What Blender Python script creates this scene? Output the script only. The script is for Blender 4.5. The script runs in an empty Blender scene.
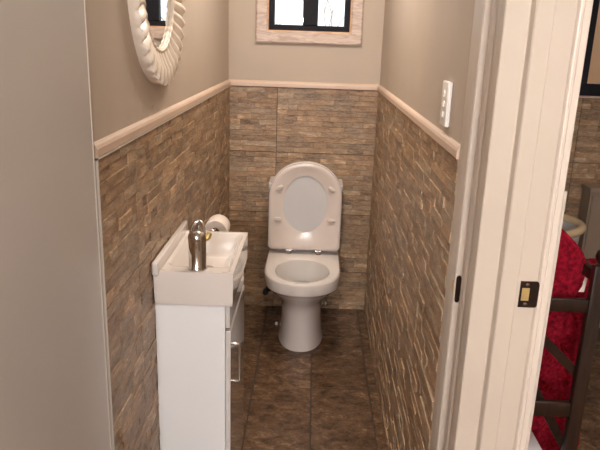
import bpy, bmesh, math, random
from mathutils import Vector, Matrix, noise
random.seed(7)
PI = math.pi
C = bpy.context.scene.collection
S = bpy.context.scene

# ------------------------------------------------------------------ helpers
def nm(name):
    m = bpy.data.materials.new(name); m.use_nodes = True
    nt = m.node_tree; b = nt.nodes['Principled BSDF']
    return m, nt, b

def lin(c):
    return tuple(((v/255)/12.92 if v/255 <= .04045 else ((v/255+.055)/1.055)**2.4) for v in c) + (1,)

def simple(name, col, rough=.5, metal=0, coat=0, bump=0, bscale=200, vary=0, spec=.5, mscale=3):
    m, nt, b = nm(name)
    b.inputs['Base Color'].default_value = lin(col)
    b.inputs['Roughness'].default_value = rough
    b.inputs['Metallic'].default_value = metal
    b.inputs['Coat Weight'].default_value = coat
    b.inputs['Coat Roughness'].default_value = .05
    b.inputs['Specular IOR Level'].default_value = spec
    N = nt.nodes.new; L = nt.links.new
    tc = N('ShaderNodeTexCoord')
    if vary:
        n = N('ShaderNodeTexNoise'); n.inputs['Scale'].default_value = mscale; n.inputs['Detail'].default_value = 5
        L(tc.outputs['Object'], n.inputs['Vector'])
        r = N('ShaderNodeValToRGB')
        r.color_ramp.elements[0].position = .3; r.color_ramp.elements[1].position = .7
        r.color_ramp.elements[0].color = lin([v*(1-vary) for v in col]); r.color_ramp.elements[1].color = lin([min(255, v*(1+vary)) for v in col])
        L(n.outputs['Fac'], r.inputs['Fac']); L(r.outputs['Color'], b.inputs['Base Color'])
    if bump:
        n = N('ShaderNodeTexNoise'); n.inputs['Scale'].default_value = bscale; n.inputs['Detail'].default_value = 3
        L(tc.outputs['Object'], n.inputs['Vector'])
        bp = N('ShaderNodeBump'); bp.inputs['Strength'].default_value = bump; bp.inputs['Distance'].default_value = .002
        L(n.outputs['Fac'], bp.inputs['Height']); L(bp.outputs['Normal'], b.inputs['Normal'])
    return m

def stone_mat(name, cols, rough=.5, bump=.4, stretch=(6, 6, 40), attr='cell', mix=.55):
    """colour per stone strip from its own random value, broken up by streaky noise"""
    m, nt, b = nm(name)
    N = nt.nodes.new; L = nt.links.new
    tc = N('ShaderNodeTexCoord'); at = N('ShaderNodeAttribute'); at.attribute_name = attr
    mp = N('ShaderNodeMapping'); mp.inputs['Scale'].default_value = stretch
    L(tc.outputs['Object'], mp.inputs['Vector'])
    ad = N('ShaderNodeVectorMath'); ad.operation = 'ADD'
    ms = N('ShaderNodeVectorMath'); ms.operation = 'SCALE'; ms.inputs['Scale'].default_value = 37
    L(at.outputs['Color'], ms.inputs[0]); L(mp.outputs['Vector'], ad.inputs[0]); L(ms.outputs['Vector'], ad.inputs[1])
    n1 = N('ShaderNodeTexNoise'); n1.inputs['Scale'].default_value = 1.6; n1.inputs['Detail'].default_value = 8; n1.inputs['Roughness'].default_value = .62
    n1.inputs['Distortion'].default_value = .6
    L(ad.outputs['Vector'], n1.inputs['Vector'])
    sp = N('ShaderNodeSeparateColor'); L(at.outputs['Color'], sp.inputs['Color'])
    mx = N('ShaderNodeMix'); mx.inputs['Factor'].default_value = mix
    L(sp.outputs['Red'], mx.inputs['A']); 
    mr = N('ShaderNodeMapRange'); mr.inputs['From Min'].default_value = .3; mr.inputs['From Max'].default_value = .7
    L(n1.outputs['Fac'], mr.inputs['Value']); L(mr.outputs['Result'], mx.inputs['B'])
    n2 = N('ShaderNodeTexNoise'); n2.inputs['Scale'].default_value = 5.5; n2.inputs['Detail'].default_value = 4; n2.inputs['Distortion'].default_value = 1.2
    L(ad.outputs['Vector'], n2.inputs['Vector'])
    m3 = N('ShaderNodeMath'); m3.operation = 'MULTIPLY_ADD'; m3.inputs[1].default_value = 1.1; m3.inputs[2].default_value = -.55
    L(n2.outputs['Fac'], m3.inputs[0]); m4 = N('ShaderNodeMath'); m4.operation = 'ADD'; L(mx.outputs['Result'], m4.inputs[0]); L(m3.outputs[0], m4.inputs[1])
    r = N('ShaderNodeValToRGB'); r.color_ramp.elements[0].color = lin(cols[0]); r.color_ramp.elements[-1].color = lin(cols[-1])
    for i, c in enumerate(cols[1:-1], 1):
        e = r.color_ramp.elements.new(i/(len(cols)-1)); e.color = lin(c)
    L(m4.outputs[0], r.inputs['Fac'])
    # second tint, grey against rust
    r2 = N('ShaderNodeValToRGB'); r2.color_ramp.elements[0].color = (1.08, .97, .86, 1); r2.color_ramp.elements[1].color = (1.0, .99, .98, 1)
    r2.color_ramp.elements[0].position = .3; r2.color_ramp.elements[1].position = .75
    L(sp.outputs['Green'], r2.inputs['Fac'])
    mu = N('ShaderNodeMix'); mu.data_type = 'RGBA'; mu.blend_type = 'MULTIPLY'; mu.inputs['Factor'].default_value = 1
    L(r.outputs['Color'], mu.inputs['A']); L(r2.outputs['Color'], mu.inputs['B']); L(mu.outputs['Result'], b.inputs['Base Color'])
    b.inputs['Roughness'].default_value = rough
    bp = N('ShaderNodeBump'); bp.inputs['Strength'].default_value = bump; bp.inputs['Distance'].default_value = .004
    L(n1.outputs['Fac'], bp.inputs['Height']); L(bp.outputs['Normal'], b.inputs['Normal'])
    return m

def wood_mat(name, c0, c1, rough=.35, scale=(2, 30, 30)):
    m, nt, b = nm(name); N = nt.nodes.new; L = nt.links.new
    tc = N('ShaderNodeTexCoord'); mp = N('ShaderNodeMapping'); mp.inputs['Scale'].default_value = scale
    n = N('ShaderNodeTexNoise'); n.inputs['Scale'].default_value = 2; n.inputs['Detail'].default_value = 6; n.inputs['Distortion'].default_value = 1
    r = N('ShaderNodeValToRGB'); r.color_ramp.elements[0].position = .35; r.color_ramp.elements[1].position = .68
    r.color_ramp.elements[0].color = lin(c0); r.color_ramp.elements[1].color = lin(c1)
    L(tc.outputs['Object'], mp.inputs['Vector']); L(mp.outputs['Vector'], n.inputs['Vector']); L(n.outputs['Fac'], r.inputs['Fac'])
    L(r.outputs['Color'], b.inputs['Base Color']); b.inputs['Roughness'].default_value = rough
    return m

def glass_mat():
    m, nt, b = nm('window_glass'); N = nt.nodes.new; L = nt.links.new
    nt.nodes.remove(b); out = nt.nodes['Material Output']
    t = N('ShaderNodeBsdfTransparent'); g = N('ShaderNodeBsdfGlossy'); g.inputs['Roughness'].default_value = .02
    f = N('ShaderNodeFresnel'); f.inputs['IOR'].default_value = 1.45; mx = N('ShaderNodeMixShader')
    L(f.outputs['Fac'], mx.inputs['Fac']); L(t.outputs[0], mx.inputs[1]); L(g.outputs[0], mx.inputs[2]); L(mx.outputs[0], out.inputs['Surface'])
    return m

def emit_mat(name, col, st):
    m, nt, b = nm(name); b.inputs['Base Color'].default_value = lin(col)
    b.inputs['Emission Color'].default_value = lin(col); b.inputs['Emission Strength'].default_value = st
    return m

M = dict(
    paint=simple('beige_wall_paint', (186, 170, 154), .6, bump=.15, bscale=260, vary=.02),
    ceiling=simple('ceiling_paint', (225, 215, 200), .8, bump=.1),
    dado=simple('dado_timber_paint', (208, 182, 162), .4, vary=.03),
    trim=simple('cream_trim_paint', (202, 188, 174), .38, bump=.05, bscale=60, vary=.015),
    trim_flat=simple('dimmed_cream_board_paint', (186, 172, 157), .4, bump=.05, bscale=60, vary=.015),  # trim cream toned down, so the boards look less brightly lit
    trimhi=simple('white_gloss_trim_paint', (232, 222, 210), .3, vary=.01),
    door=simple('door_satin_paint', (192, 185, 178), .24, bump=.06, bscale=40, vary=.02, mscale=2),
    dooredge=simple('door_lipping_paint', (222, 216, 208), .35),
    wall_stone=stone_mat('stacked_stone_tile', [(93, 75, 60), (132, 110, 88), (156, 132, 107), (177, 152, 125), (214, 188, 157)], .42, .7, (8, 8, 26), mix=.6),
    grout=simple('dark_grout', (84, 68, 56), .8, vary=.1, mscale=20),
    floor_stone=stone_mat('brown_slate_floor_tile', [(56, 43, 34), (84, 66, 51), (104, 83, 65), (138, 114, 92)], .26, .5, (9, 13, 4), mix=.85),
    archi=wood_mat('limed_timber', (178, 152, 135), (214, 194, 180), .4, (6, 30, 30)),
    reveal=wood_mat('warm_timber', (196, 150, 110), (220, 178, 140), .4, (6, 30, 30)),
    navy=simple('dark_aluminium', (18, 17, 26), .6, spec=.25),
    glass=glass_mat(),
    porcelain=simple('white_porcelain', (224, 214, 206), .12, coat=.6, vary=.006),
    plastic=simple('white_seat_plastic', (224, 209, 198), .2, coat=.3, vary=.006),
    seatlid=simple('white_lid_plastic', (210, 206, 204), .25, coat=.3, vary=.006),
    water=simple('toilet_water', (150, 170, 182), .03, coat=.5),
    chrome=simple('chrome', (215, 212, 210), .07, metal=1, vary=.01),
    rubber=simple('black_rubber', (22, 20, 20), .5, vary=.05),
    white_lam=simple('white_laminate', (236, 234, 233), .32, vary=.005),
    gloss_lam=simple('white_gloss_laminate', (205, 198, 192), .09, coat=1, vary=.005),
    mirror=simple('mirror_glass', (232, 232, 230), .01, metal=1),
    frame_white=simple('white_lacquer_frame', (236, 222, 206), .38, vary=.01),
    paper=simple('toilet_paper', (240, 226, 214), .9, bump=.3, bscale=90, vary=.01),
    card=simple('brown_card', (150, 118, 88), .9, vary=.04),
    swp=simple('white_switch_plastic', (240, 234, 226), .3, vary=.005),
    bronze=simple('dark_bronze', (52, 38, 32), .35, metal=.7, vary=.08, mscale=60),
    brass=simple('pale_brass', (214, 184, 120), .35, metal=.6, vary=.05, mscale=60),
    dwood=wood_mat('dark_stained_wood', (26, 16, 11), (48, 31, 21), .3, (30, 30, 3)),
    red=None,
    cream=simple('cream_enamel', (232, 208, 170), .2, coat=.4, vary=.01),
    whitebath=simple('white_bath_enamel', (222, 218, 218), .25, vary=.01),
    taupe=simple('taupe_cabinet_paint', (142, 124, 106), .45, vary=.02),
    blind=simple('beige_roller_blind', (214, 178, 142), .8, bump=.2, vary=.03),
    twig=simple('bare_bark', (176, 164, 152), .9, vary=.15, mscale=20),
    lamp=emit_mat('lit_lamp_glass', (255, 226, 186), 6),
    floor_grout=simple('floor_grout', (60, 49, 40), .85, vary=.08, mscale=20),
    globe=emit_mat('fill_globe_glow', (240, 246, 255), 680),  # glow of the added frontal light in the hall
    fence=simple('pale_fence', (200, 186, 168), .8, vary=.08),
)
def towel_mat(name, c0, c1):
    m, nt, b = nm(name); N = nt.nodes.new; L = nt.links.new
    tc = N('ShaderNodeTexCoord'); n = N('ShaderNodeTexNoise'); n.inputs['Scale'].default_value = 90; n.inputs['Detail'].default_value = 5
    L(tc.outputs['Object'], n.inputs['Vector'])
    r = N('ShaderNodeValToRGB'); r.color_ramp.elements[0].position = .35; r.color_ramp.elements[1].position = .7
    r.color_ramp.elements[0].color = lin(c0); r.color_ramp.elements[1].color = lin(c1)
    L(n.outputs['Fac'], r.inputs['Fac']); L(r.outputs['Color'], b.inputs['Base Color'])
    bp = N('ShaderNodeBump'); bp.inputs['Strength'].default_value = .9; bp.inputs['Distance'].default_value = .006
    L(n.outputs['Fac'], bp.inputs['Height']); L(bp.outputs['Normal'], b.inputs['Normal'])
    b.inputs['Roughness'].default_value = 1; b.inputs['Specular IOR Level'].default_value = .1
    b.inputs['Sheen Weight'].default_value = .25; b.inputs['Sheen Tint'].default_value = lin((230, 60, 80))
    return m
M['red'] = towel_mat('crimson_terry', (92, 8, 22), (150, 20, 40))

def thing(name, loc, label, cat, group=None):
    o = bpy.data.objects.new(name, None); C.objects.link(o); o.location = loc; o.empty_display_size = .05
    o['label'] = label; o['category'] = cat
    if group: o['group'] = group
    return o

def wloc(o):
    v = Vector((0, 0, 0))
    while o: v += o.location; o = o.parent
    return v

def obj(name, bm, mat, parent=None, smooth=None, loc=None):
    """link bm (world coordinates) as ONE mesh object, under parent if given"""
    if smooth is not None:
        bmesh.ops.remove_doubles(bm, verts=bm.verts, dist=1e-6)
    bmesh.ops.recalc_face_normals(bm, faces=bm.faces)
    base = Vector(loc) if loc else (wloc(parent) if parent else Vector((0, 0, 0)))
    if base.length: bmesh.ops.translate(bm, vec=-base, verts=bm.verts)
    me = bpy.data.meshes.new(name); bm.to_mesh(me); bm.free()
    for m in (mat if isinstance(mat, (list, tuple)) else [mat]): me.materials.append(m)
    if smooth is not None:
        me.shade_smooth(); me.set_sharp_from_angle(angle=math.radians(smooth))
    o = bpy.data.objects.new(name, me); C.objects.link(o)
    if parent:
        o.parent = parent; o.location = base - wloc(parent)
    else: o.location = base
    return o

def struct(name, bm, mat, **k):
    o = obj(name, bm, mat, **k); o['kind'] = 'structure'; return o

def B(): return bmesh.new()

def box(bm, x0, x1, y0, y1, z0, z1, bev=0, seg=2):
    v = [bm.verts.new(p) for p in ((x0,y0,z0),(x1,y0,z0),(x1,y1,z0),(x0,y1,z0),(x0,y0,z1),(x1,y0,z1),(x1,y1,z1),(x0,y1,z1))]
    fs = [bm.faces.new([v[i] for i in q]) for q in ((0,3,2,1),(4,5,6,7),(0,1,5,4),(1,2,6,5),(2,3,7,6),(3,0,4,7))]
    if bev:
        es = {e for f in fs for e in f.edges}
        bmesh.ops.bevel(bm, geom=list(es), offset=bev, segments=seg, affect='EDGES', profile=.5)
    return bm

def loft(bm, rings, cap0=True, cap1=True, closed=True):
    R = [[bm.verts.new(p) for p in r] for r in rings]; n = len(R[0])
    for a, b in zip(R, R[1:]):
        for i in range(n if closed else n-1):
            bm.faces.new((a[i], a[(i+1) % n], b[(i+1) % n], b[i]))
    if cap0: bm.faces.new(R[0][::-1])
    if cap1: bm.faces.new(R[-1])
    return R

def tube(bm, pts, r, n=12, caps=True):
    pts = [Vector(p) for p in pts]; rings = []
    rr = r if isinstance(r, (list, tuple)) else [r]*len(pts)
    prev = None
    for i, p in enumerate(pts):
        t = (pts[min(i+1, len(pts)-1)] - pts[max(i-1, 0)]).normalized()
        if prev is None:
            a = Vector((0, 0, 1)) if abs(t.z) < .9 else Vector((1, 0, 0)); u = t.cross(a).normalized()
        else: u = (prev - t*prev.dot(t)).normalized()
        prev = u; w = t.cross(u)
        rings.append([p + (u*math.cos(2*PI*k/n) + w*math.sin(2*PI*k/n))*rr[i] for k in range(n)])
    loft(bm, rings, caps, caps); return bm

def lathe(bm, c, prof, n=32, axis='z', cap0=True, cap1=True):
    rings = []
    for r, h in prof:
        ring = []
        for k in range(n):
            a = 2*PI*k/n; p, q = r*math.cos(a), r*math.sin(a)
            v = (p, q, h) if axis == 'z' else ((h, p, q) if axis == 'x' else (q, h, p))
            ring.append(Vector(c)+Vector(v))
        rings.append(ring)
    loft(bm, rings, cap0, cap1); return bm

def prism(bm, poly, z0, z1):
    loft(bm, [[(x, y, z0) for x, y in poly], [(x, y, z1) for x, y in poly]]); return bm

# ------------------------------------------------------------------ room sizes (metres)
XL, XR, YB = -.449, .331, 3.43
H = 2.4
TILE_TOP = 1.247

# ------------------------------------------------------------------ stacked stone tiles as real relief
def stack(bm, lay, to3, u0, u1, z0, z1, ujoints, zjoints, seed, dmin=.003, dmax=.009):
    rnd = random.Random(seed)
    def q(u, z, d): return bm.verts.new(to3(u, z, d))
    edges_z = [z0] + [z for z in zjoints if z0 < z < z1] + [z1]
    edges_u = [u0] + [u for u in ujoints if u0 < u < u1] + [u1]
    J = .0014
    def face(vs, c):
        f = bm.faces.new(vs)
        for l in f.loops: l[lay] = c
    for za, zb in zip(edges_z, edges_z[1:]):
        for ua, ub in zip(edges_u, edges_u[1:]):
            a0, a1, b0, b1 = ua+J, ub-J, za+J, zb-J
            rows = max(1, round((b1-b0)/.029)); rh = (b1-b0)/rows
            for r in range(rows):
                za_, zb_ = b0+r*rh, b0+(r+1)*rh
                u = a0; tone = rnd.random()*.25
                while u < a1-1e-5:
                    w = rnd.choice((.05, .07, .09, .12, .17)) * rnd.uniform(.8, 1.2)
                    ue = min(a1, u+w)
                    if a1-ue < .03: ue = a1
                    d = rnd.uniform(dmin, dmax); t = [rnd.uniform(-.0006, .0006)*(1 if dmax < .006 else 2.2) for _ in range(4)]
                    e = .0007
                    c = (min(1, max(0, rnd.gauss(.45, .26)+tone-.12)), rnd.random(), rnd.random(), 1)
                    f = [q(u+e, za_+e, d+t[0]), q(ue-e, za_+e, d+t[1]), q(ue-e, zb_-e, d+t[2]), q(u+e, zb_-e, d+t[3])]
                    g = [q(u, za_, 0), q(ue, za_, 0), q(ue, zb_, 0), q(u, zb_, 0)]
                    face(f, c)
                    for k in range(4): face((g[k], g[(k+1) % 4], f[(k+1) % 4], f[k]), c)
                    u = ue

def stone_wall(name, to3, u0, u1, z1, uj, seed, **k):
    bm = B(); lay = bm.loops.layers.float_color.new('cell')
    zj = [.2+.006, .229, .566, .903]; zj = [.229, .566, .903]
    stack(bm, lay, to3, u0, u1, 0, z1, uj, zj, seed, **k)
    v = [bm.verts.new(to3(a, b, .0005)) for a, b in ((u0, 0), (u1, 0), (u1, z1), (u0, z1))]
    f = bm.faces.new(v); f.material_index = 1
    me = bpy.data.meshes.new(name); bmesh.ops.recalc_face_normals(bm, faces=bm.faces); bm.to_mesh(me); bm.free()
    me.materials.append(M['wall_stone']); me.materials.append(M['grout'])
    o = bpy.data.objects.new(name, me); C.objects.link(o); o['kind'] = 'structure'; return o

stone_wall('trim_1', lambda u, z, d: (u, YB+.005-d, z), XL-.004, XR+.004, TILE_TOP, [-.196, .404], 11, dmin=.003, dmax=.0045)
stone_wall('trim_2', lambda u, z, d: (XL-.006+d, u, z), 1.305, YB, TILE_TOP, [1.6, 2.2, 2.8], 12, dmin=.003, dmax=.0085)
stone_wall('trim_3', lambda u, z, d: (XR+.006-d, u, z), 1.445, YB, TILE_TOP, [1.78, 2.38, 2.98], 13, dmin=.003, dmax=.0085)
# bathroom side
stone_wall('trim_4', lambda u, z, d: (u, YB+.005-d, z), .44, 2.2, TILE_TOP, [.8, 1.4, 2.0], 14, dmin=.002, dmax=.006)

bm = B(); box(bm, XL-.006, XL+.005, 1.296, 1.3045, 0, TILE_TOP); box(bm, XL-.006, XL+.005, 1.296, YB, TILE_TOP-.004, TILE_TOP+.0005); struct('trim_11', bm, M['dooredge'])
# painted walls
bm = B(); box(bm, -.56, XL-.006, 1.3, 3.55, 0, H); box(bm, -.66, -.52, -1.7, 1.3, 0, H); struct('wall_left', bm, M['paint'])
bm = B(); box(bm, XR+.006, .431, 1.445, YB+.005, 0, H); box(bm, .3475, .431, 1.0801, 1.445, 0, H); struct('wall_right', bm, M['paint'])
def wall_with_holes(bm, x0, x1, y0, y1, holes):
    xs = x0
    for hx0, hx1, hz0, hz1 in holes:
        box(bm, xs, hx0, y0, y1, 0, H); box(bm, hx0, hx1, y0, y1, 0, hz0); box(bm, hx0, hx1, y0, y1, hz1, H); xs = hx1
    box(bm, xs, x1, y0, y1, 0, H)
W1 = (-.256, .172, 1.528, 2.05); W2 = (1.35, 1.95, 1.245, 2.0)
bm = B(); wall_with_holes(bm, -.66, 2.3, YB+.005, 3.56, [W1, W2]); struct('wall_back', bm, M['paint'])
bm = B(); box(bm, 2.2, 2.3, -1.7, YB+.005, 0, H); struct('wall_far_right', bm, M['paint'])
bm = B(); box(bm, -.66, 2.3, -1.8, -1.7, 0, H); struct('wall_front', bm, M['paint'])
bm = B(); box(bm, -.66, 2.3, -1.8, 3.56, H, H+.1); struct('ceiling', bm, M['ceiling'])

# floor: slate-look tiles laid in staggered columns with grout lines
bm = B(); lay = bm.loops.layers.float_color.new('cell')
rnd = random.Random(3)
xs = [-.68, -.483, -.225, .033, .29, .54, .80, 1.06, 1.32, 1.58, 1.84, 2.1, 2.3]
J = .0018
for i, (xa, xb) in enumerate(zip(xs, xs[1:])):
    y = -1.8 + (.0, .37)[i % 2]*0; off = {0: 2.43, 1: 2.546}[i % 2] if True else 0
    y0 = off - .515*9
    while y0 < 3.44:
        a, b2 = max(y0, -1.8), min(y0+.515, 3.44); y0 += .515
        if b2-a < .01: continue
        c = (rnd.random(), rnd.random()*.55, rnd.random(), 1)
        z = -.0005
        J2 = J*1.6
        t = [bm.verts.new(p) for p in ((xa+J+.001, a+J+.001, 0), (xb-J-.001, a+J+.001, 0), (xb-J-.001, b2-J-.001, 0), (xa+J+.001, b2-J-.001, 0))]
        g = [bm.verts.new(p) for p in ((xa+J, a+J, -.004), (xb-J, a+J, -.004), (xb-J, b2-J, -.004), (xa+J, b2-J, -.004))]
        for vs in [t] + [(g[k], g[(k+1) % 4], t[(k+1) % 4], t[k]) for k in range(4)]:
            f = bm.faces.new(vs)
            for l in f.loops: l[lay] = c
n0 = len(bm.faces); box(bm, -.68, 2.3, -1.8, 3.56, -.1, -.0022)
bm.faces.ensure_lookup_table()
for f in bm.faces[n0:]: f.material_index = 1
struct('floor', bm, [M['floor_stone'], M['floor_grout']])

# dado rail above the tiles
def dado(bm, path):
    """path of (x,y) room-side points, offset (nx,ny) into the room; profile rounded"""
    prof = [(0, 0), (.010, 0), (.012, .002), (.012, .018), (.009, .025), (.004, .030), (0, .031)]
    (x0, y0), (x1, y1), (nx, ny) = path
    loft(bm, [[(x0+nx*d, y0+ny*d, TILE_TOP+h) for d, h in prof], [(x1+nx*d, y1+ny*d, TILE_TOP+h) for d, h in prof]])
bm = B(); dado(bm, ((XL-.006, 1.30), (XL-.006, YB+.005), (1, 0))); struct('trim_5', bm, M['dado'])
bm = B(); dado(bm, ((XR+.006, 1.442), (XR+.006, YB+.005), (-1, 0))); struct('trim_6', bm, M['dado'])
bm = B(); dado(bm, ((XL-.006, YB+.005), (XR+.006, YB+.005), (0, -1))); struct('trim_7', bm, M['dado'])

# ------------------------------------------------------------------ windows
def window(name, x0, x1, z0, z1, aw, panes, mull, frame_w, archi, blind=None, depth=.07, aw_side=None):
    root = bpy.data.objects.new(name, None); C.objects.link(root); root.location = ((x0+x1)/2, YB, z0); root['kind'] = 'structure'
    yf = YB+.005
    aws = aw_side or aw
    # mitred timber architrave
    bm = B()
    o = ((x0-aws, z0-aw), (x1+aws, z0-aw), (x1+aws, z1+aw), (x0-aws, z1+aw)); i_ = ((x0, z0), (x1, z0), (x1, z1), (x0, z1))
    if archi:
        for k in range(4):
            a, b2, c, d = o[k], o[(k+1) % 4], i_[(k+1) % 4], i_[k]
            def mid(p, q, t): return (p[0]+(q[0]-p[0])*t, p[1]+(q[1]-p[1])*t)
            rings = []
            for t, dp in ((0, 0), (0, .014), (.12, .019), (.9, .017), (1, .013), (1, -.002)):
                rings.append([(mid(a, d, t)[0], yf-dp, mid(a, d, t)[1]), (mid(b2, c, t)[0], yf-dp, mid(b2, c, t)[1])])
            vs = [[bm.verts.new(p) for p in r] for r in rings]
            for p, q in zip(vs, vs[1:]): bm.faces.new((p[0], p[1], q[1], q[0]))
            bm.faces.new([v[0] for v in vs]); bm.faces.new([v[1] for v in vs][::-1])
        obj('architrave', bm, M['archi'], root)
    # reveal
    bm = B(); t = .006
    box(bm, x0, x1, yf-.002, yf+depth, z0, z0+t); box(bm, x0, x1, yf-.002, yf+depth, z1-t, z1)
    box(bm, x0, x0+t, yf-.002, yf+depth, z0+t, z1-t); box(bm, x1-t, x1, yf-.002, yf+depth, z0+t, z1-t)
    obj('reveal', bm, M['reveal'], root)
    # metal frame
    xa, xb, za, zb = x0+t, x1-t, z0+t, z1-t; ya, yb = yf+.028, yf+.07
    bm = B()
    box(bm, xa, xb, ya, yb, za, za+frame_w, .002); box(bm, xa, xb, ya, yb, zb-frame_w, zb, .002)
    box(bm, xa, xa+frame_w, ya, yb, za+frame_w, zb-frame_w, .002); box(bm, xb-frame_w, xb, ya, yb, za+frame_w, zb-frame_w, .002)
    for m0, m1 in mull:
        box(bm, m0, m1, ya-.006, yb, za+frame_w, zb-frame_w, .002)
        box(bm, (m0+m1)/2-.004, (m0+m1)/2+.004, ya-.011, ya-.006, za+frame_w, zb-frame_w)
    obj('window_frame', bm, M['navy'], root)
    for p0, p1 in panes:
        bm = B(); box(bm, p0-.003, p1+.003, yf+.05, yf+.056, za+frame_w-.003, zb-frame_w+.003)
        obj('pane', bm, M['glass'], root)
        if blind:
            bm = B(); box(bm, p0, p1, yf+.040, yf+.044, za+frame_w, zb-frame_w); obj('blind', bm, M['blind'], root)
    return root
window('window_1', W1[0], W1[1], W1[2], W1[3], .058, [(-.217, -.076), (.002, .140)], [(-.076, .002)], .028, True)
window('window_2', W2[0], W2[1], W2[2], W2[3], .045, [(1.422, 1.88)], [], .066, False, blind=True, depth=.07)
bm = B(); box(bm, 1.33, 1.97, YB-.02, YB+.004, TILE_TOP+.0005, TILE_TOP+.010, .002); struct('trim_8', bm, M['archi'])

# outside: bare shrub and pale fence
t_ = thing('bare_shrub', (.15, 5.6, 0), 'bare thin twigs of a leafless shrub outside the small window', 'shrub')
bm = B(); rnd = random.Random(5)
def branch(p, d, r, n):
    pts = [p]; 
    for i in range(6):
        d = (d + Vector((rnd.uniform(-.25, .25), rnd.uniform(-.1, .1), rnd.uniform(-.1, .2)))).normalized()
        pts.append(pts[-1]+d*.12)
        if n and i in (2, 4): branch(pts[-1], (d+Vector((rnd.uniform(-.9, .9), rnd.uniform(-.3, .3), .2))).normalized(), r*.6, n-1)
    tube(bm, pts, [r*(1-.1*k) for k in range(7)], 6)
for k in range(5): branch(Vector((.15, 5.6, 1.1)), Vector((rnd.uniform(-.6, .6), 0, 1)).normalized(), .008, 2)
obj('twigs', bm, M['twig'], t_)
bm = B(); tube(bm, [(.15, 5.6, 0), (.16, 5.6, .6), (.15, 5.6, 1.14)], [.03, .025, .018], 10); obj('stem', bm, M['twig'], t_)

# ------------------------------------------------------------------ toilet doorway: jamb with pocket groove, lining and nosing
poly = [(.3365, 1.443), (.331, 1.441), (.326, 1.396), (.3235, 1.371), (.3225, 1.366), (.3225, 1.327), (.3245, 1.323), (.3385, 1.323), (.3385, 1.267), (.3240, 1.267), (.3225, 1.2645),
        (.3225, 1.244), (.3262, 1.239), (.3262, 1.222), (.3225, 1.214), (.3195, 1.206), (.3190, 1.190), (.3205, 1.177), (.3235, 1.172), (.3235, 1.070), (.2880, 1.070), (.2862, 1.068), (.2862, 1.042), (.2878, 1.040), (.3220, 1.040), (.3245, 1.0385),
        (.3245, 1.0165), (.3265, 1.0140), (.3515, 1.0140), (.3522, 1.0130), (.3840, 1.0130), (.3848, 1.0150), (.3858, 1.0120), (.3872, 1.0080), (.3895, 1.0072), (.3910, 1.0085), (.3925, 1.0085), (.3935, 1.0060), (.4030, 1.0060), (.4045, 1.0080),
        (.4045, 1.08), (.3475, 1.08), (.3475, 1.443)]
bm = B()
prism(bm, poly, 0, H)
for f_ in bm.faces:                     # two flat boards take a darkened cream: weaker light put into the colour
    c_ = f_.calc_center_median()
    if c_.y < 1.08 and c_.x < .3845: f_.material_index = 1
jamb = struct('trim_9', bm, [M['trim'], M['trim_flat']])
# strike plate
bm = B()
x0_, x1_, z0_, z1_ = .3565, .3845, 1.0745, 1.1215
for (a, b2, c, d) in ((x0_, x1_, z0_, z0_+.012), (x0_, x1_, z1_-.012, z1_), (x0_, x0_+.0035, z0_+.012, z1_-.012), (x0_+.0165, x1_, z0_+.012, z1_-.012)):
    box(bm, a, b2, 1.0112, 1.0128, c, d)
loft(bm, [[(x1_+dx, 1.0112+dy, z0_+i_), (x1_+dx, 1.0128+dy, z0_+i_), (x1_+dx, 1.0128+dy, z1_-i_), (x1_+dx, 1.0112+dy, z1_-i_)] for dx, dy, i_ in ((0, 0, 0), (.0018, -.0012, .0015), (.0026, -.0032, .005))])
sp = obj('strike_plate', bm, M['bronze'], jamb); sp['label'] = 'dark bronze strike plate'
bm = B(); box(bm, x0_+.0035, x0_+.0165, 1.0116, 1.0126, z0_+.012, z1_-.012, .0002, 1); lb = obj('latch_hole', bm, M['brass'], sp); lb['label'] = 'pale brass lined latch hole'
for zz in (z0_+.006, z1_-.006):
    bm = B(); lathe(bm, (x0_+.0115, 1.0112, zz), [(.0034, 0), (.003, -.0008), (.001, -.001)], 12, 'y'); obj('screw', bm, M['chrome'], sp)
# pocket latch plate inside the groove
bm = B(); rings = []
for d in (0, .0016):
    ring = []
    for k in range(20):
        a = 2*PI*k/20; rz = .024+.0075*abs(math.sin(a))
        ring.append((.3305+.0055*math.cos(a), 1.3225-.0005-d, .981+(.024 if math.sin(a) >= 0 else -.024)+.0075*math.sin(a)))
    rings.append(ring)
loft(bm, rings); pl = obj('latch_plate', bm, M['bronze'], jamb); pl['label'] = 'narrow round-ended dark latch plate'
bm = B(); box(bm, .3216, .3228, 1.329, 1.340, .972, .995, .0003, 1); pb = obj('latch_lip', bm, M['brass'], pl)
# skirt of the partition on the bathroom side (edge of its tiled dado)
bm = B(); box(bm, .4312, .4385, 1.08, 1.9, 0, 1.262, .001); struct('trim_10', bm, M['trim'])

# open door leaf on the left
bm = B(); box(bm, -.474, -.435, .50, 1.250, .008, 2.05, .0015); door = struct('door_1', bm, M['door'])
bm = B(); box(bm, -.474, -.4345, 1.250, 1.256, .008, 2.05, .0012); le = obj('door_lipping', bm, M['dooredge'], door); le['label'] = 'pale door edge strip'

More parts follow.
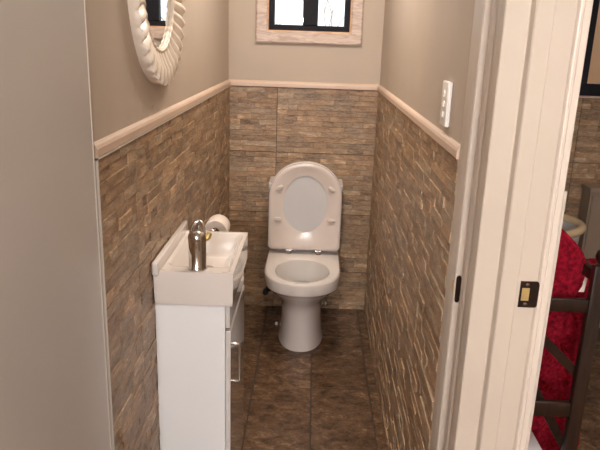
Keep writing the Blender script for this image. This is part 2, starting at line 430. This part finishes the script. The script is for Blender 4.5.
# ------------------------------------------------------------------ sunburst mirror on the left wall
mc = Vector((XL-.006, 1.872, 1.634)); 
mir = thing('round_mirror', tuple(mc), 'round mirror with a white fluted sunburst frame, high on the left wall', 'mirror')
bm = B(); NF = 40; n = NF*12; Ro, Ri, T = .274, .184, .036
def mp_(r, a, x): return (mc.x+x, mc.y+r*math.cos(a), mc.z+r*math.sin(a))
rings = []
for r, x, amp, ramp in ((Ro, 0, 0, 0), (Ro+.001, T*.35, 0, 0), (Ro, T*.60, 0, .002), (Ro-.003, T*.85, .5, .010), (Ro-.012, T, 1, .010), (Ro-.04, T*.95, 1.1, 0), (Ri+.03, T*.72, 1.1, 0), (Ri+.008, T*.52, .8, 0), (Ri, T*.44, .2, 0), (Ri-.004, T*.30, 0, 0), (Ri-.004, 0, 0, 0)):
    ring = []
    for k in range(n):
        a = 2*PI*k/n; w = abs(math.sin(a*NF/2))**.8         # round ribs with sharp valleys
        rr = r + ramp*(w-.5)*1.6; ring.append(mp_(rr, a, x - amp*(1-w)*.022*(r/Ro)))
    rings.append(ring)
loft(bm, rings, False, False); loft(bm, [rings[0]], True, False) if False else None
obj('frame', bm, M['frame_white'], mir, smooth=50)
bm = B(); lathe(bm, (mc.x, mc.y, mc.z), [(Ri+.004, .002), (Ri+.004, .008)], 96, 'x'); obj('mirror_glass', bm, M['mirror'], mir)
# scalloped bead round the glass
bm = B(); pts = []
rings = []
for k in range(NF*4):
    a = 2*PI*k/(NF*4); rb = .0045+.0015*math.sin(a*NF); c = Vector(mp_(Ri-.001, a, T*.42)); u = Vector((0, math.cos(a), math.sin(a)))
    rings.append([c + u*rb*math.cos(2*PI*j/8) + Vector((1, 0, 0))*rb*math.sin(2*PI*j/8) for j in range(8)])
rings.append(rings[0]); loft(bm, rings, False, False); obj('inner_bead', bm, M['frame_white'], mir, smooth=60)

# ------------------------------------------------------------------ light switch on the right wall
sx = XR+.006
sw = thing('light_switch', (sx, 1.642, 1.337), 'white triple rocker light switch on the right wall above the dado rail', 'switch')
bm = B(); box(bm, sx-.012, sx, 1.606, 1.680, 1.297, 1.408, .004, 3); obj('plate', bm, M['swp'], sw, smooth=40)
for zz in (1.326, 1.352, 1.378):
    bm = B(); box(bm, sx-.0165, sx-.0115, 1.634, 1.652, zz-.008, zz+.008, .002, 2)
    for v in bm.verts:
        if v.co.z > zz: v.co.x += .0025
    obj('rocker', bm, M['swp'], sw, smooth=40)

# ------------------------------------------------------------------ toilet
cx = -.028
toi = thing('toilet', (cx, 3.1, 0), 'white close-coupled toilet with raised seat against the back wall', 'toilet')
def dshape(hw, yf, yb, z, n=56, e=2.3, sq=.42):
    """plan outline: straight back at yb, straight sides, rounded front at yf (towards camera, smaller y)"""
    ym = yf + min(.24, (yb-yf)*.55); ring = []
    for k in range(n//2+1):
        a = PI + PI*k/(n//2); c, s = math.cos(a), math.sin(a)
        ring.append((cx+hw*math.copysign(abs(c)**(2/e), c), ym-(ym-yf)*abs(s)**(2/e), z))
    r = .03
    for k in range(5):
        a = PI/2*k/4; ring.append((cx+hw-r+r*math.cos(a), yb-r+r*math.sin(a), z))
    for k in range(5):
        a = PI/2+PI/2*k/4; ring.append((cx-hw+r+r*math.cos(a), yb-r+r*math.sin(a), z))
    return ring
outer = [(.118, 2.885, 3.41, 0), (.116, 2.888, 3.41, .012), (.109, 2.902, 3.41, .05), (.106, 2.912, 3.41, .12), (.108, 2.915, 3.41, .18), (.113, 2.905, 3.41, .22), (.128, 2.878, 3.41, .25),
         (.152, 2.832, 3.41, .290), (.172, 2.798, 3.41, .318), (.180, 2.786, 3.41, .332), (.185, 2.778, 3.41, .336), (.189, 2.770, 3.41, .344), (.190, 2.767, 3.41, .388), (.188, 2.770, 3.41, .397), (.183, 2.777, 3.408, .402)]
def oval(hw, hl, yc, z, n, e=2.15):
    ring = []
    # match the vertex count/order of dshape (starts at -x going through the front)
    half = 28
    for k in range(half+1):
        a = PI + PI*k/half; c, s = math.cos(a), math.sin(a)
        ring.append((cx+hw*math.copysign(abs(c)**(2/e), c), yc-hl*abs(s)**(2/e), z))
    m = 10
    for k in range(m):
        a = PI*(k+.5)/m; c, s = math.cos(a), math.sin(a)
        ring.append((cx+hw*math.copysign(abs(c)**(2/e), c), yc+hl*.95*abs(s)**(2/e), z))
    return ring
bm = B(); rings = [dshape(a, b2, c, z) for a, b2, c, z in outer]
for hw, hl, yc, z in ((.140, .168, 2.975, .402), (.134, .161, 2.975, .398), (.130, .156, 2.977, .385), (.122, .146, 2.99, .35), (.106, .128, 3.0, .30), (.08, .1, 3.02, .26), (.06, .075, 3.04, .235), (.045, .055, 3.05, .21)):
    rings.append(oval(hw, hl, yc, z, 0))
loft(bm, rings, True, True); obj('pan', bm, M['porcelain'], toi, smooth=35)
bm = B(); loft(bm, [oval(.1, .121, 3.004, .286, 0), oval(.1005, .1215, 3.004, .288, 0)]); obj('water', bm, M['water'], toi)
# cistern
bm = B()
def rrect(x0, x1, y0, y1, z, r, k=5):
    out = []
    for (X, Y, a0) in ((x1-r, y0+r, -PI/2), (x1-r, y1-r, 0), (x0+r, y1-r, PI/2), (x0+r, y0+r, PI)):
        for i in range(k): a = a0+PI/2*i/(k-1); out.append((X+r*math.cos(a), Y+r*math.sin(a), z))
    return out
loft(bm, [rrect(cx-.186, cx+.186, 3.275, 3.42, .4025, .02), rrect(cx-.190, cx+.190, 3.268, 3.422, .47, .02), rrect(cx-.192, cx+.192, 3.262, 3.424, .735, .02)])
obj('cistern', bm, M['porcelain'], toi, smooth=35)
bm = B(); loft(bm, [rrect(cx-.194, cx+.194, 3.258, 3.425, .7352, .014), rrect(cx-.196, cx+.196, 3.256, 3.426, .740, .014), rrect(cx-.196, cx+.196, 3.256, 3.426, .766, .014), rrect(cx-.193, cx+.193, 3.259, 3.423, .771, .014)])
obj('cistern_lid', bm, M['porcelain'], toi, smooth=35)
bm = B(); lathe(bm, (cx, 3.36, .771), [(.028, 0), (.028, .006), (.025, .009), (.004, .009)], 32); obj('flush_button', bm, M['chrome'], toi, smooth=40)

# raised seat and lid: outline in (x, height-along-panel), tilted back
hy, hz = 3.222, .425
tilt = math.radians(2.5)
def pan_pt(x, s, d):          # s up the panel from the hinge, d out towards the room
    return (cx+x, hy + s*math.sin(tilt) - d*math.cos(tilt), hz + s*math.cos(tilt) + d*math.sin(tilt))
def uoutline(hw, s0, s1, n=48, r=.02):
    out = []; sm = s1-hw*1.02
    for k in range(n+1):
        a = PI*k/n; c, s = math.cos(a), math.sin(a); e = 2.12
        out.append((hw*math.copysign(abs(c)**(2/e), c), sm+(s1-sm)*abs(s)**(2/e)))
    for k in range(5):
        a = PI+PI/2*k/4; out.append((-hw+r+r*math.cos(a), s0+r+r*math.sin(a)))
    for k in range(5):
        a = -PI/2+PI/2*k/4; out.append((hw-r+r*math.cos(a), s0+r+r*math.sin(a)))
    return out
NS = 96; SC = .245
def uring(hw, s0, s1):
    """seat outline sampled by angle about the hole's centre"""
    poly = uoutline(hw, s0, s1, 96, .012); out = []
    for k in range(NS):
        a = 2*PI*(k+.5)/NS; dx, ds = math.cos(a), math.sin(a); best = None
        for (x0, y0), (x1, y1) in zip(poly, poly[1:]+poly[:1]):
            y0 -= SC; y1 -= SC; ex, ey = x1-x0, y1-y0; den = dx*ey-ds*ex
            if abs(den) < 1e-12: continue
            t = (x0*ey-y0*ex)/den; u = (x0*ds-y0*dx)/den
            if t > 0 and -1e-6 <= u <= 1+1e-6: best = t if best is None else max(best, t)
        out.append((dx*best, SC+ds*best))
    return out
def oring(hw, hs): return [(hw*math.cos(2*PI*(k+.5)/NS), SC+hs*math.sin(2*PI*(k+.5)/NS)) for k in range(NS)]
bm = B()
U = lambda hw, s0, s1, d: [pan_pt(x, s, d) for x, s in uoutline(hw, s0, s1)]
O = lambda hw, hs, d: [pan_pt(x, s, d) for x, s in oring(hw, hs)]
V = lambda hw, s0, s1, d: [pan_pt(x, s, d) for x, s in uring(hw, s0, s1)]
loft(bm, [U(.189, .0, .466, 0), U(.191, -.002, .468, -.006), U(.191, -.002, .468, -.016), U(.185, .004, .461, -.020), U(.10, .06, .36, -.020)])
obj('lid', bm, M['seatlid'], toi, smooth=35)
bm = B()
loft(bm, [O(.114, .150, .002), V(.184, .006, .459, .001), V(.187, .003, .462, .006), V(.186, .004, .461, .018), V(.180, .010, .455, .022), V(.166, .030, .440, .021), O(.142, .181, .012), O(.124, .160, .009), O(.114, .150, .006), O(.114, .150, .002)], False, False)
obj('seat', bm, M['plastic'], toi, smooth=40)
for (x, s, ang) in ((-.134, .330, .5), (.134, .330, -.5), (-.139, .165, 0), (.139, .165, 0)):
    bm = B(); rings = []
    for d, r in ((.012, 1), (.022, 1), (.026, .7)):
        ring = []
        for k in range(20):
            a = 2*PI*k/20; p, q = .021*r*math.cos(a), .010*r*math.sin(a); ring.append(pan_pt(x+p*math.cos(ang)-q*math.sin(ang), s+p*math.sin(ang)+q*math.cos(ang), d))
        rings.append(ring)
    loft(bm, rings); obj('bumper', bm, M['plastic'], toi, smooth=40)
for x in (-.078, .078):
    bm = B(); lathe(bm, (cx+x, 3.215, .4015), [(.014, 0), (.014, .004), (.008, .006), (.008, .020)], 20); tube(bm, [(cx+x-.016, 3.213, .422), (cx+x+.016, 3.213, .422)], .007, 14)
    obj('hinge', bm, M['chrome'], toi, smooth=40)
# floor fixings and water valve
for x in (-.133, .078):
    bm = B(); lathe(bm, (cx+x, 3.19, 0), [(.009, 0), (.009, .010), (.006, .015), (.002, .016)], 16); obj('bolt_cap', bm, M['porcelain'], toi, smooth=50)
bm = B(); tube(bm, [(cx-.14, 3.30, .17), (cx-.185, 3.31, .15), (cx-.20, 3.335, .135), (cx-.20, 3.37, .135), (cx-.2, 3.42, .135)], .007, 10)
lathe(bm, (cx-.205, 3.32, .135), [(.014, -.018), (.016, -.01), (.016, .012), (.012, .018)], 14, 'y'); obj('supply_hose', bm, M['rubber'], toi, smooth=50)
bm = B(); tube(bm, [(cx+.105, 3.36, .06), (cx+.145, 3.36, .06), (cx+.168, 3.37, .06)], .006, 10)
lathe(bm, (cx+.135, 3.36, .05), [(.011, 0), (.012, .004), (.012, .018), (.007, .024)], 14); tube(bm, [(cx+.135, 3.36, .06), (cx+.135, 3.42, .06)], .006, 10)
obj('isolation_valve', bm, M['chrome'], toi, smooth=50)

# ------------------------------------------------------------------ vanity cabinet, basin, tap
vx0, vx1, vy0, vy1 = XL+.001, -.2405, 1.742, 2.125
cab = thing('vanity_cabinet', ((vx0+vx1)/2, (vy0+vy1)/2, 0), 'slim white vanity cabinet under the small washbasin', 'cabinet')
bm = B(); box(bm, vx0, vx1, vy0, vy1, 0.0, .7375, .0015); obj('body', bm, M['white_lam'], cab)
bm = B(); box(bm, vx1+.0008, vx1+.0165, vy0+.0005, vy1-.002, .02, .652, .0015); dr = obj('door', bm, M['gloss_lam'], cab)
bm = B(); hx = vx1+.040; y_ = vy0+.045
tube(bm, [(vx1+.017, y_, .590), (hx-.004, y_, .590), (hx, y_, .586), (hx, y_, .466), (hx-.004, y_, .462), (vx1+.017, y_, .462)], .0042, 10)
obj('handle', bm, M['chrome'], dr, smooth=40)
bm = B(); box(bm, vx1+.001, vx1+.014, vy0+.002, vy1-.002, .662, .735, .001); obj('fascia', bm, M['gloss_lam'], cab)

bas = thing('washbasin', (-.33, 1.93, .738), 'small white rectangular washbasin on the slim cabinet', 'basin')
bx0, bx1, by0, by1, bz0, bz1 = XL+.003, -.215, 1.724, 2.135, .738, .842
bm = B(); nx, ny = 40, 72
def rimdist(x, y, x0, x1, y0, y1, r):
    # signed distance to a rounded rectangle (positive inside)
    mx, my = (x0+x1)/2, (y0+y1)/2; qx = abs(x-mx)-(x1-x0)/2+r; qy = abs(y-my)-(y1-y0)/2+r
    return -(min(max(qx, qy), 0)+math.hypot(max(qx, 0), max(qy, 0))-r)
def sstep(t): t = min(1, max(0, t)); return t*t*(3-2*t)
def bh(x, y):
    z = bz1
    d1 = rimdist(x, y, bx0+.012, bx1-.011, by0+.012, by1-.011, .02); z -= .005*sstep(d1/.006)
    d2 = rimdist(x, y, bx0+.022, bx1-.013, by0+.062, by1-.013, .035); z -= .070*sstep(d2/.05)
    return z
G = [[bm.verts.new((bx0+(bx1-bx0)*i/nx, by0+(by1-by0)*j/ny, bh(bx0+(bx1-bx0)*i/nx, by0+(by1-by0)*j/ny))) for j in range(ny+1)] for i in range(nx+1)]
for i in range(nx):
    for j in range(ny): bm.faces.new((G[i][j], G[i+1][j], G[i+1][j+1], G[i][j+1]))
loop = [G[i][0] for i in range(nx+1)]+[G[nx][j] for j in range(1, ny+1)]+[G[i][ny] for i in range(nx-1, -1, -1)]+[G[0][j] for j in range(ny-1, 0, -1)]
def shr(v, k, z): return bm.verts.new((-.33+(v.co.x+.33)*k, 1.931+(v.co.y-1.931)*k, z))
l1 = [shr(v, .99, bz0+.012) for v in loop]; l2 = [shr(v, .975, bz0) for v in loop]
for A, Bq in ((loop, l1), (l1, l2)):
    for k in range(len(A)): bm.faces.new((A[k], A[(k+1) % len(A)], Bq[(k+1) % len(A)], Bq[k]))
bm.faces.new(l2)
obj('bowl', bm, M['porcelain'], bas, smooth=38)
bm = B(); box(bm, XL+.002, XL+.021, by0-.014, by1+.02, bz1-.010, bz1+.030, .005, 3); obj('upstand', bm, M['porcelain'], bas, smooth=40)
bm = B(); lathe(bm, (-.33, 1.97, bz1-.0748), [(.020, 0), (.020, .002), (.016, .003), (.004, .001)], 24); obj('waste', bm, M['chrome'], bas, smooth=40)

tx, ty, tz = -.326, 1.772, bz1-.005
tap = thing('mixer_tap', (tx, ty, tz), 'chrome mixer tap with loop lever standing on the washbasin end', 'tap')
bm = B(); lathe(bm, (tx, ty, tz), [(.029, 0), (.029, .006), (.026, .010), (.0265, .085), (.0275, .095), (.026, .104), (.020, .113), (.010, .118), (.001, .119)], 40)
obj('body', bm, M['chrome'], tap, smooth=45)
bm = B(); rings = []
for t in range(9):
    s = t/8; y = ty+.012+s*.10; z = tz+.060+.012*math.sin(s*PI*.6)-.004*s; hw, hh = .017-.003*s, .013-.004*s
    rings.append([(tx+hw*math.cos(2*PI*k/16), y, z+hh*math.sin(2*PI*k/16)) for k in range(16)])
loft(bm, rings); obj('spout', bm, M['chrome'], tap, smooth=50)
bm = B(); pts = []
for k in range(25):
    a = -PI*.06 + (PI*1.12)*k/24; pts.append((tx+.019*math.cos(a), ty+.004+.022*max(0, math.sin(a)), tz+.108+.030*math.sin(a)))
tube(bm, pts, .0052, 10); obj('lever', bm, M['chrome'], tap, smooth=60)
bm = B(); tube(bm, [(tx+.020, ty+.006, tz+.085), (tx+.029, ty+.012, tz+.094), (tx+.033, ty+.020, tz+.104)], [.006, .009, .008], 12); obj('side_pin', bm, M['brass'], tap, smooth=60)

# ------------------------------------------------------------------ toilet roll and holder
ry, rz, rx = 2.50, .752, -.378
hol = thing('toilet_roll_holder', (XL+.004, ry, rz), 'chrome toilet roll holder on the left wall past the basin', 'holder')
bm = B(); lathe(bm, (XL+.002, ry-.065, rz), [(.022, 0), (.022, .006), (.018, .009)], 24, 'x'); obj('wall_plate', bm, M['chrome'], hol, smooth=40)
bm = B(); tube(bm, [(XL+.008, ry-.065, rz), (rx-.008, ry-.065, rz), (rx, ry-.060, rz), (rx, ry-.05, rz), (rx, ry+.06, rz)], .0055, 12); obj('arm', bm, M['chrome'], hol, smooth=40)
bm = B(); rings = []
n = 48
for r, h in ((.019, -.05), (.047, -.05), (.0485, -.047), (.0485, .047), (.047, .05), (.019, .05), (.019, -.05)):
    rings.append([(rx+r*math.cos(2*PI*k/n), ry+h, rz-.012+r*math.sin(2*PI*k/n)) for k in range(n)])
loft(bm, rings, False, False)
roll = thing('toilet_roll', (rx, ry, rz-.012), 'white toilet paper roll on the holder behind the tap', 'toilet paper')
obj('paper', bm, M['paper'], roll, smooth=40)
bm = B(); rings = []
for r, h in ((.0187, -.0505), (.0187, .0505), (.0175, .0505), (.0175, -.0505), (.0187, -.0505)):
    rings.append([(rx+r*math.cos(2*PI*k/n), ry+h, rz-.012+r*math.sin(2*PI*k/n)) for k in range(n)])
loft(bm, rings, False, False); obj('core', bm, M['card'], roll, smooth=40)

# ------------------------------------------------------------------ bathroom glimpse: towel rack, towels, tub, cabinet
rk = thing('towel_rack', (.58, 1.60, 0), 'dark wooden standing towel rack beyond the doorway trim', 'towel rack')
RY0, RY1 = 1.45, 1.86
for px_, py_ in ((.693, RY0), (.475, RY0), (.693, RY1), (.475, RY1)):
    bm = B(); box(bm, px_-.0165, px_+.0165, py_-.012, py_+.012, 0, 1.005, .003); lathe(bm, (px_, py_, 1.005), [(.012, 0), (.007, .004), (.012, .012), (.0155, .022), (.012, .034), (.003, .040)], 16)
    obj('post', bm, M['dwood'], rk, smooth=40)
for py_ in (RY0, RY1):
    for z0, z1 in ((.885, .918), (.597, .638), (.12, .155)):
        bm = B(); box(bm, .4915, .6765, py_-.009, py_+.009, z0, z1, .003); obj('cross_rail', bm, M['dwood'], rk, smooth=40)
for px_ in (.475, .693):
    for z0, z1 in ((.955, .985), (.12, .15)):
        bm = B(); box(bm, px_-.009, px_+.009, RY0+.012, RY1-.012, z0, z1, .003); obj('side_rail', bm, M['dwood'], rk, smooth=40)
TR = [(1.60, .985), (1.775, .86)]
for ry_, rz_ in TR:
    bm = B(); tube(bm, [(.484, ry_, rz_), (.684 if rz_ > .9 else .80, ry_, rz_)], .009, 12); obj('towel_rail', bm, M['dwood'], rk, smooth=40)
for (a, b2) in (((.52, .868), (.690, .706)), ((.51, .79), (.684, .50))):
    bm = B(); A = Vector((a[0], 1.4685, a[1])); Bv = Vector((b2[0], 1.4685, b2[1])); d = (Bv-A).normalized(); w = Vector((d.z, 0, -d.x))*.011; t = Vector((0, .005, 0))
    loft(bm, [[p-w-t, p+w-t, p+w+t, p-w+t] for p in (A, Bv)]); obj('brace', bm, M['dwood'], rk)

def drape(name, ry_, rz_, front, back, xl, xr, gap, thick, label, seed, amp=.006):
    """cloth hung over a rail running in x; xl/xr give the side edges by height"""
    prof = []
    n1 = 26
    for i in range(n1+1): prof.append((ry_-gap, rz_-front+(front)*i/n1))
    for i in range(1, 10): a = PI-PI*i/10; prof.append((ry_+gap*math.cos(a), rz_+gap*math.sin(a)))
    for i in range(n1+1): prof.append((ry_+gap, rz_-back*i/n1))
    bm = B(); nx_ = 26; rows = []
    for (y, z) in prof:
        row = []
        for j in range(nx_+1):
            t = j/nx_; x = xl(z)+(xr(z)-xl(z))*t
            k = min(1, (rz_+gap-z)/.25+.25)
            dy = (math.sin(x*52+seed)*.010+noise.noise(Vector((x*22, z*14, seed)))*amp*1.6)*k*.8
            dz = noise.noise(Vector((x*18, y*9, seed+9)))*amp*1.2
            row.append(bm.verts.new((x+noise.noise(Vector((y*9, z*16, seed+4)))*.006, y+dy, z+dz)))
        rows.append(row)
    for a, b2 in zip(rows, rows[1:]):
        for j in range(nx_): bm.faces.new((a[j], a[j+1], b2[j+1], b2[j]))
    o = obj(name, bm, M['red'], smooth=60, loc=((xl(rz_)+xr(rz_))/2, ry_, rz_-front))
    md = o.modifiers.new('thick', 'SOLIDIFY'); md.thickness = thick; md.offset = 0
    md2 = o.modifiers.new('round', 'SUBSURF'); md2.levels = 1; md2.render_levels = 2
    tx_ = bpy.data.textures.new(name+'_pile', 'CLOUDS'); tx_.noise_scale = .012
    md3 = o.modifiers.new('pile', 'DISPLACE'); md3.texture = tx_; md3.strength = .007; md3.texture_coords = 'LOCAL'
    o['label'] = label; o['category'] = 'towel'; return o
def xrA(z):
    pts = [(.55, .585), (.65, .60), (.72, .635), (.80, .655), (.87, .665), (.94, .690), (.985, .695), (1.02, .672), (1.045, .640), (1.08, .600)]
    if z <= pts[0][0]: return pts[0][1]
    for (a, b2), (c, d) in zip(pts, pts[1:]):
        if z <= c: return b2+(d-b2)*(z-a)/(c-a)
    return pts[-1][1]
A_ = drape('towel', 1.60, .990, .36, .30, lambda z: .50, xrA, .062, .034, 'fluffy red towel bunched over the top of the dark rack', 2.0)
bm = B(); box(bm, .688, .702, 1.528, 1.531, .905, .945, .0005, 1); 
for v in bm.verts: v.co.x += (v.co.z-.925)*.1
tg = obj('care_label', bm, M['paper'], A_); tg['label'] = 'small white cloth label'
drape('towel', 1.775, .870, .62, .55, lambda z: .50, lambda z: .852+.01*math.sin(z*9), .030, .026, 'long red towel hanging low behind the rack post', 6.0, .004)

# bathtub
tub = thing('bathtub', (.90, 3.10, 0), 'small oval tub with thick rolled cream rim behind the red towels', 'tub')
def tring(hw, hl, z, n=64): return [(.90+hw*math.cos(2*PI*k/n), 3.10+hl*math.sin(2*PI*k/n), z) for k in range(n)]
bm = B(); loft(bm, [tring(.33, .19, 0), tring(.35, .21, .02), tring(.42, .26, .40), tring(.44, .28, .645), tring(.415, .255, .645), tring(.38, .23, .30), tring(.33, .19, .16), tring(.1, .1, .15)]); obj('shell', bm, M['whitebath'], tub, smooth=50)
bm = B(); rings = []
for k in range(13): a_ = 2*PI*k/12; rings.append(tring(.440+.022*math.cos(a_), .278+.022*math.cos(a_), .655+.020*math.sin(a_)))
loft(bm, rings, False, False)
obj('rim', bm, M['cream'], tub, smooth=60)['label'] = 'rolled cream rim'
sb_ = thing('storage_box', (.575, 1.585, 0), 'white storage box on the floor inside the dark towel rack', 'box')
bm = B(); box(bm, .497, .668, 1.480, 1.685, 0, .400, .006); obj('body', bm, M['whitebath'], sb_, smooth=40)
bm = B(); box(bm, .493, .674, 1.476, 1.690, .4005, .418, .005); obj('lid', bm, M['whitebath'], sb_, smooth=40)
bc = thing('bathroom_cabinet', (1.70, 3.35, 0), 'taupe low cabinet with overhanging top in the bathroom corner', 'cabinet')
bm = B(); box(bm, 1.466, 1.93, 3.31, 3.424, 0, .77, .004); obj('body', bm, M['taupe'], bc)
bm = B(); box(bm, 1.457, 1.94, 3.297, 3.424, .7705, .795, .004); obj('top', bm, M['taupe'], bc, smooth=40)
for a, b2 in ((1.475, 1.69), (1.70, 1.92)):
    bm = B(); box(bm, a, b2, 3.298, 3.3095, .05, .755, .003); d_ = obj('door', bm, M['taupe'], bc)
    bm = B(); lathe(bm, (1.67 if a < 1.5 else 1.72, 3.2975, .55), [(.006, 0), (.006, -.012), (.012, -.018), (.010, -.026), (.002, -.028)], 16, 'y'); obj('knob', bm, M['chrome'], d_, smooth=40)

# ------------------------------------------------------------------ lamps
def spot_fixture(loc, label, energy, size, col=(1, .91, .80), group=None, spread=PI):
    t = thing('ceiling_light', loc, label, 'ceiling light')
    x, y, z = loc
    bm = B(); lathe(bm, (x, y, z), [(.055, 0), (.055, -.006), (.045, -.010), (.045, -.004)], 32, cap1=False); obj('ring', bm, M['chrome'], t, smooth=40)
    bm = B(); lathe(bm, (x, y, z-.0045), [(.044, 0), (.044, -.002)], 32); obj('lamp_face', bm, M['lamp'], t)
    l = bpy.data.lights.new('ceiling_light_bulb', 'AREA'); l.shape = 'DISK'; l.size = size; l.energy = energy; l.color = col; l.spread = spread
    o = bpy.data.objects.new('ceiling_light_bulb', l); C.objects.link(o); o.parent = t; o.location = (0, 0, -.014)
    return t
spot_fixture((-.10, 2.45, H), 'round recessed ceiling light above the toilet, left of the pair', 7.5, .085)
spot_fixture((.06, 2.45, H), 'round recessed ceiling light above the toilet, right of the pair', 7.5, .085)
spot_fixture((.02, -.30, H), 'round recessed ceiling light in the hall before the doorway', 24, .085, (1, .96, .93))
spot_fixture((1.3, 2.2, H), 'round recessed ceiling light above the bathroom tub', 2.5, .085)

wl = thing('added_fill_light', (-.28, -1.70, 1.72), 'added unseen two-globe light on the hall wall, frontal fill for the doorway', 'fill light')  # made-up fixture, added behind the camera to light the doorway from the front
bm = B(); box(bm, -.46, -.10, -1.70, -1.675, 1.69, 1.75, .006); obj('back_plate', bm, M['chrome'], wl, smooth=40)
for gx in (-.40, -.16):
    bm = B(); rings = []
    lathe(bm, (gx, -1.60, 1.72), [(.05*math.sin(PI*k/14)+.0005, -.05*math.cos(PI*k/14)) for k in range(15)], 28); obj('globe', bm, M['globe'], wl, smooth=80)
    bm = B(); tube(bm, [(gx, -1.676, 1.72), (gx, -1.648, 1.72)], .012, 14); obj('arm', bm, M['chrome'], wl, smooth=40)
# daylight
w = bpy.data.worlds.new('World'); S.world = w; w.use_nodes = True
bg = w.node_tree.nodes['Background']; bg.inputs['Color'].default_value = (.88, .93, 1, 1); bg.inputs['Strength'].default_value = 1.5

# ------------------------------------------------------------------ camera
p, y, r = 0.28418827, -0.01588233, 0.03330455
cy_, sy_, cp_, sp_ = math.cos(y), math.sin(y), math.cos(p), math.sin(p)
f = Vector((sy_*cp_, cy_*cp_, -sp_)); rt = Vector((cy_, -sy_, 0)); up = rt.cross(f)
a = rt*math.cos(r)+up*math.sin(r); b_ = -rt*math.sin(r)+up*math.cos(r)
cam = bpy.data.cameras.new('camera'); co = bpy.data.objects.new('camera', cam); C.objects.link(co)
co.matrix_world = Matrix(((a.x, b_.x, -f.x, 0), (a.y, b_.y, -f.y, 0), (a.z, b_.z, -f.z, 1.5), (0, 0, 0, 1)))
cam.sensor_width = 36; cam.lens = 36*1.06841214; cam.clip_start = .02
S.camera = co
S.view_settings.view_transform = 'Standard'; S.view_settings.look = 'None'; S.view_settings.gamma = 1; S.view_settings.exposure = .17
try: S.view_settings.use_curve_mapping = False
except Exception: pass
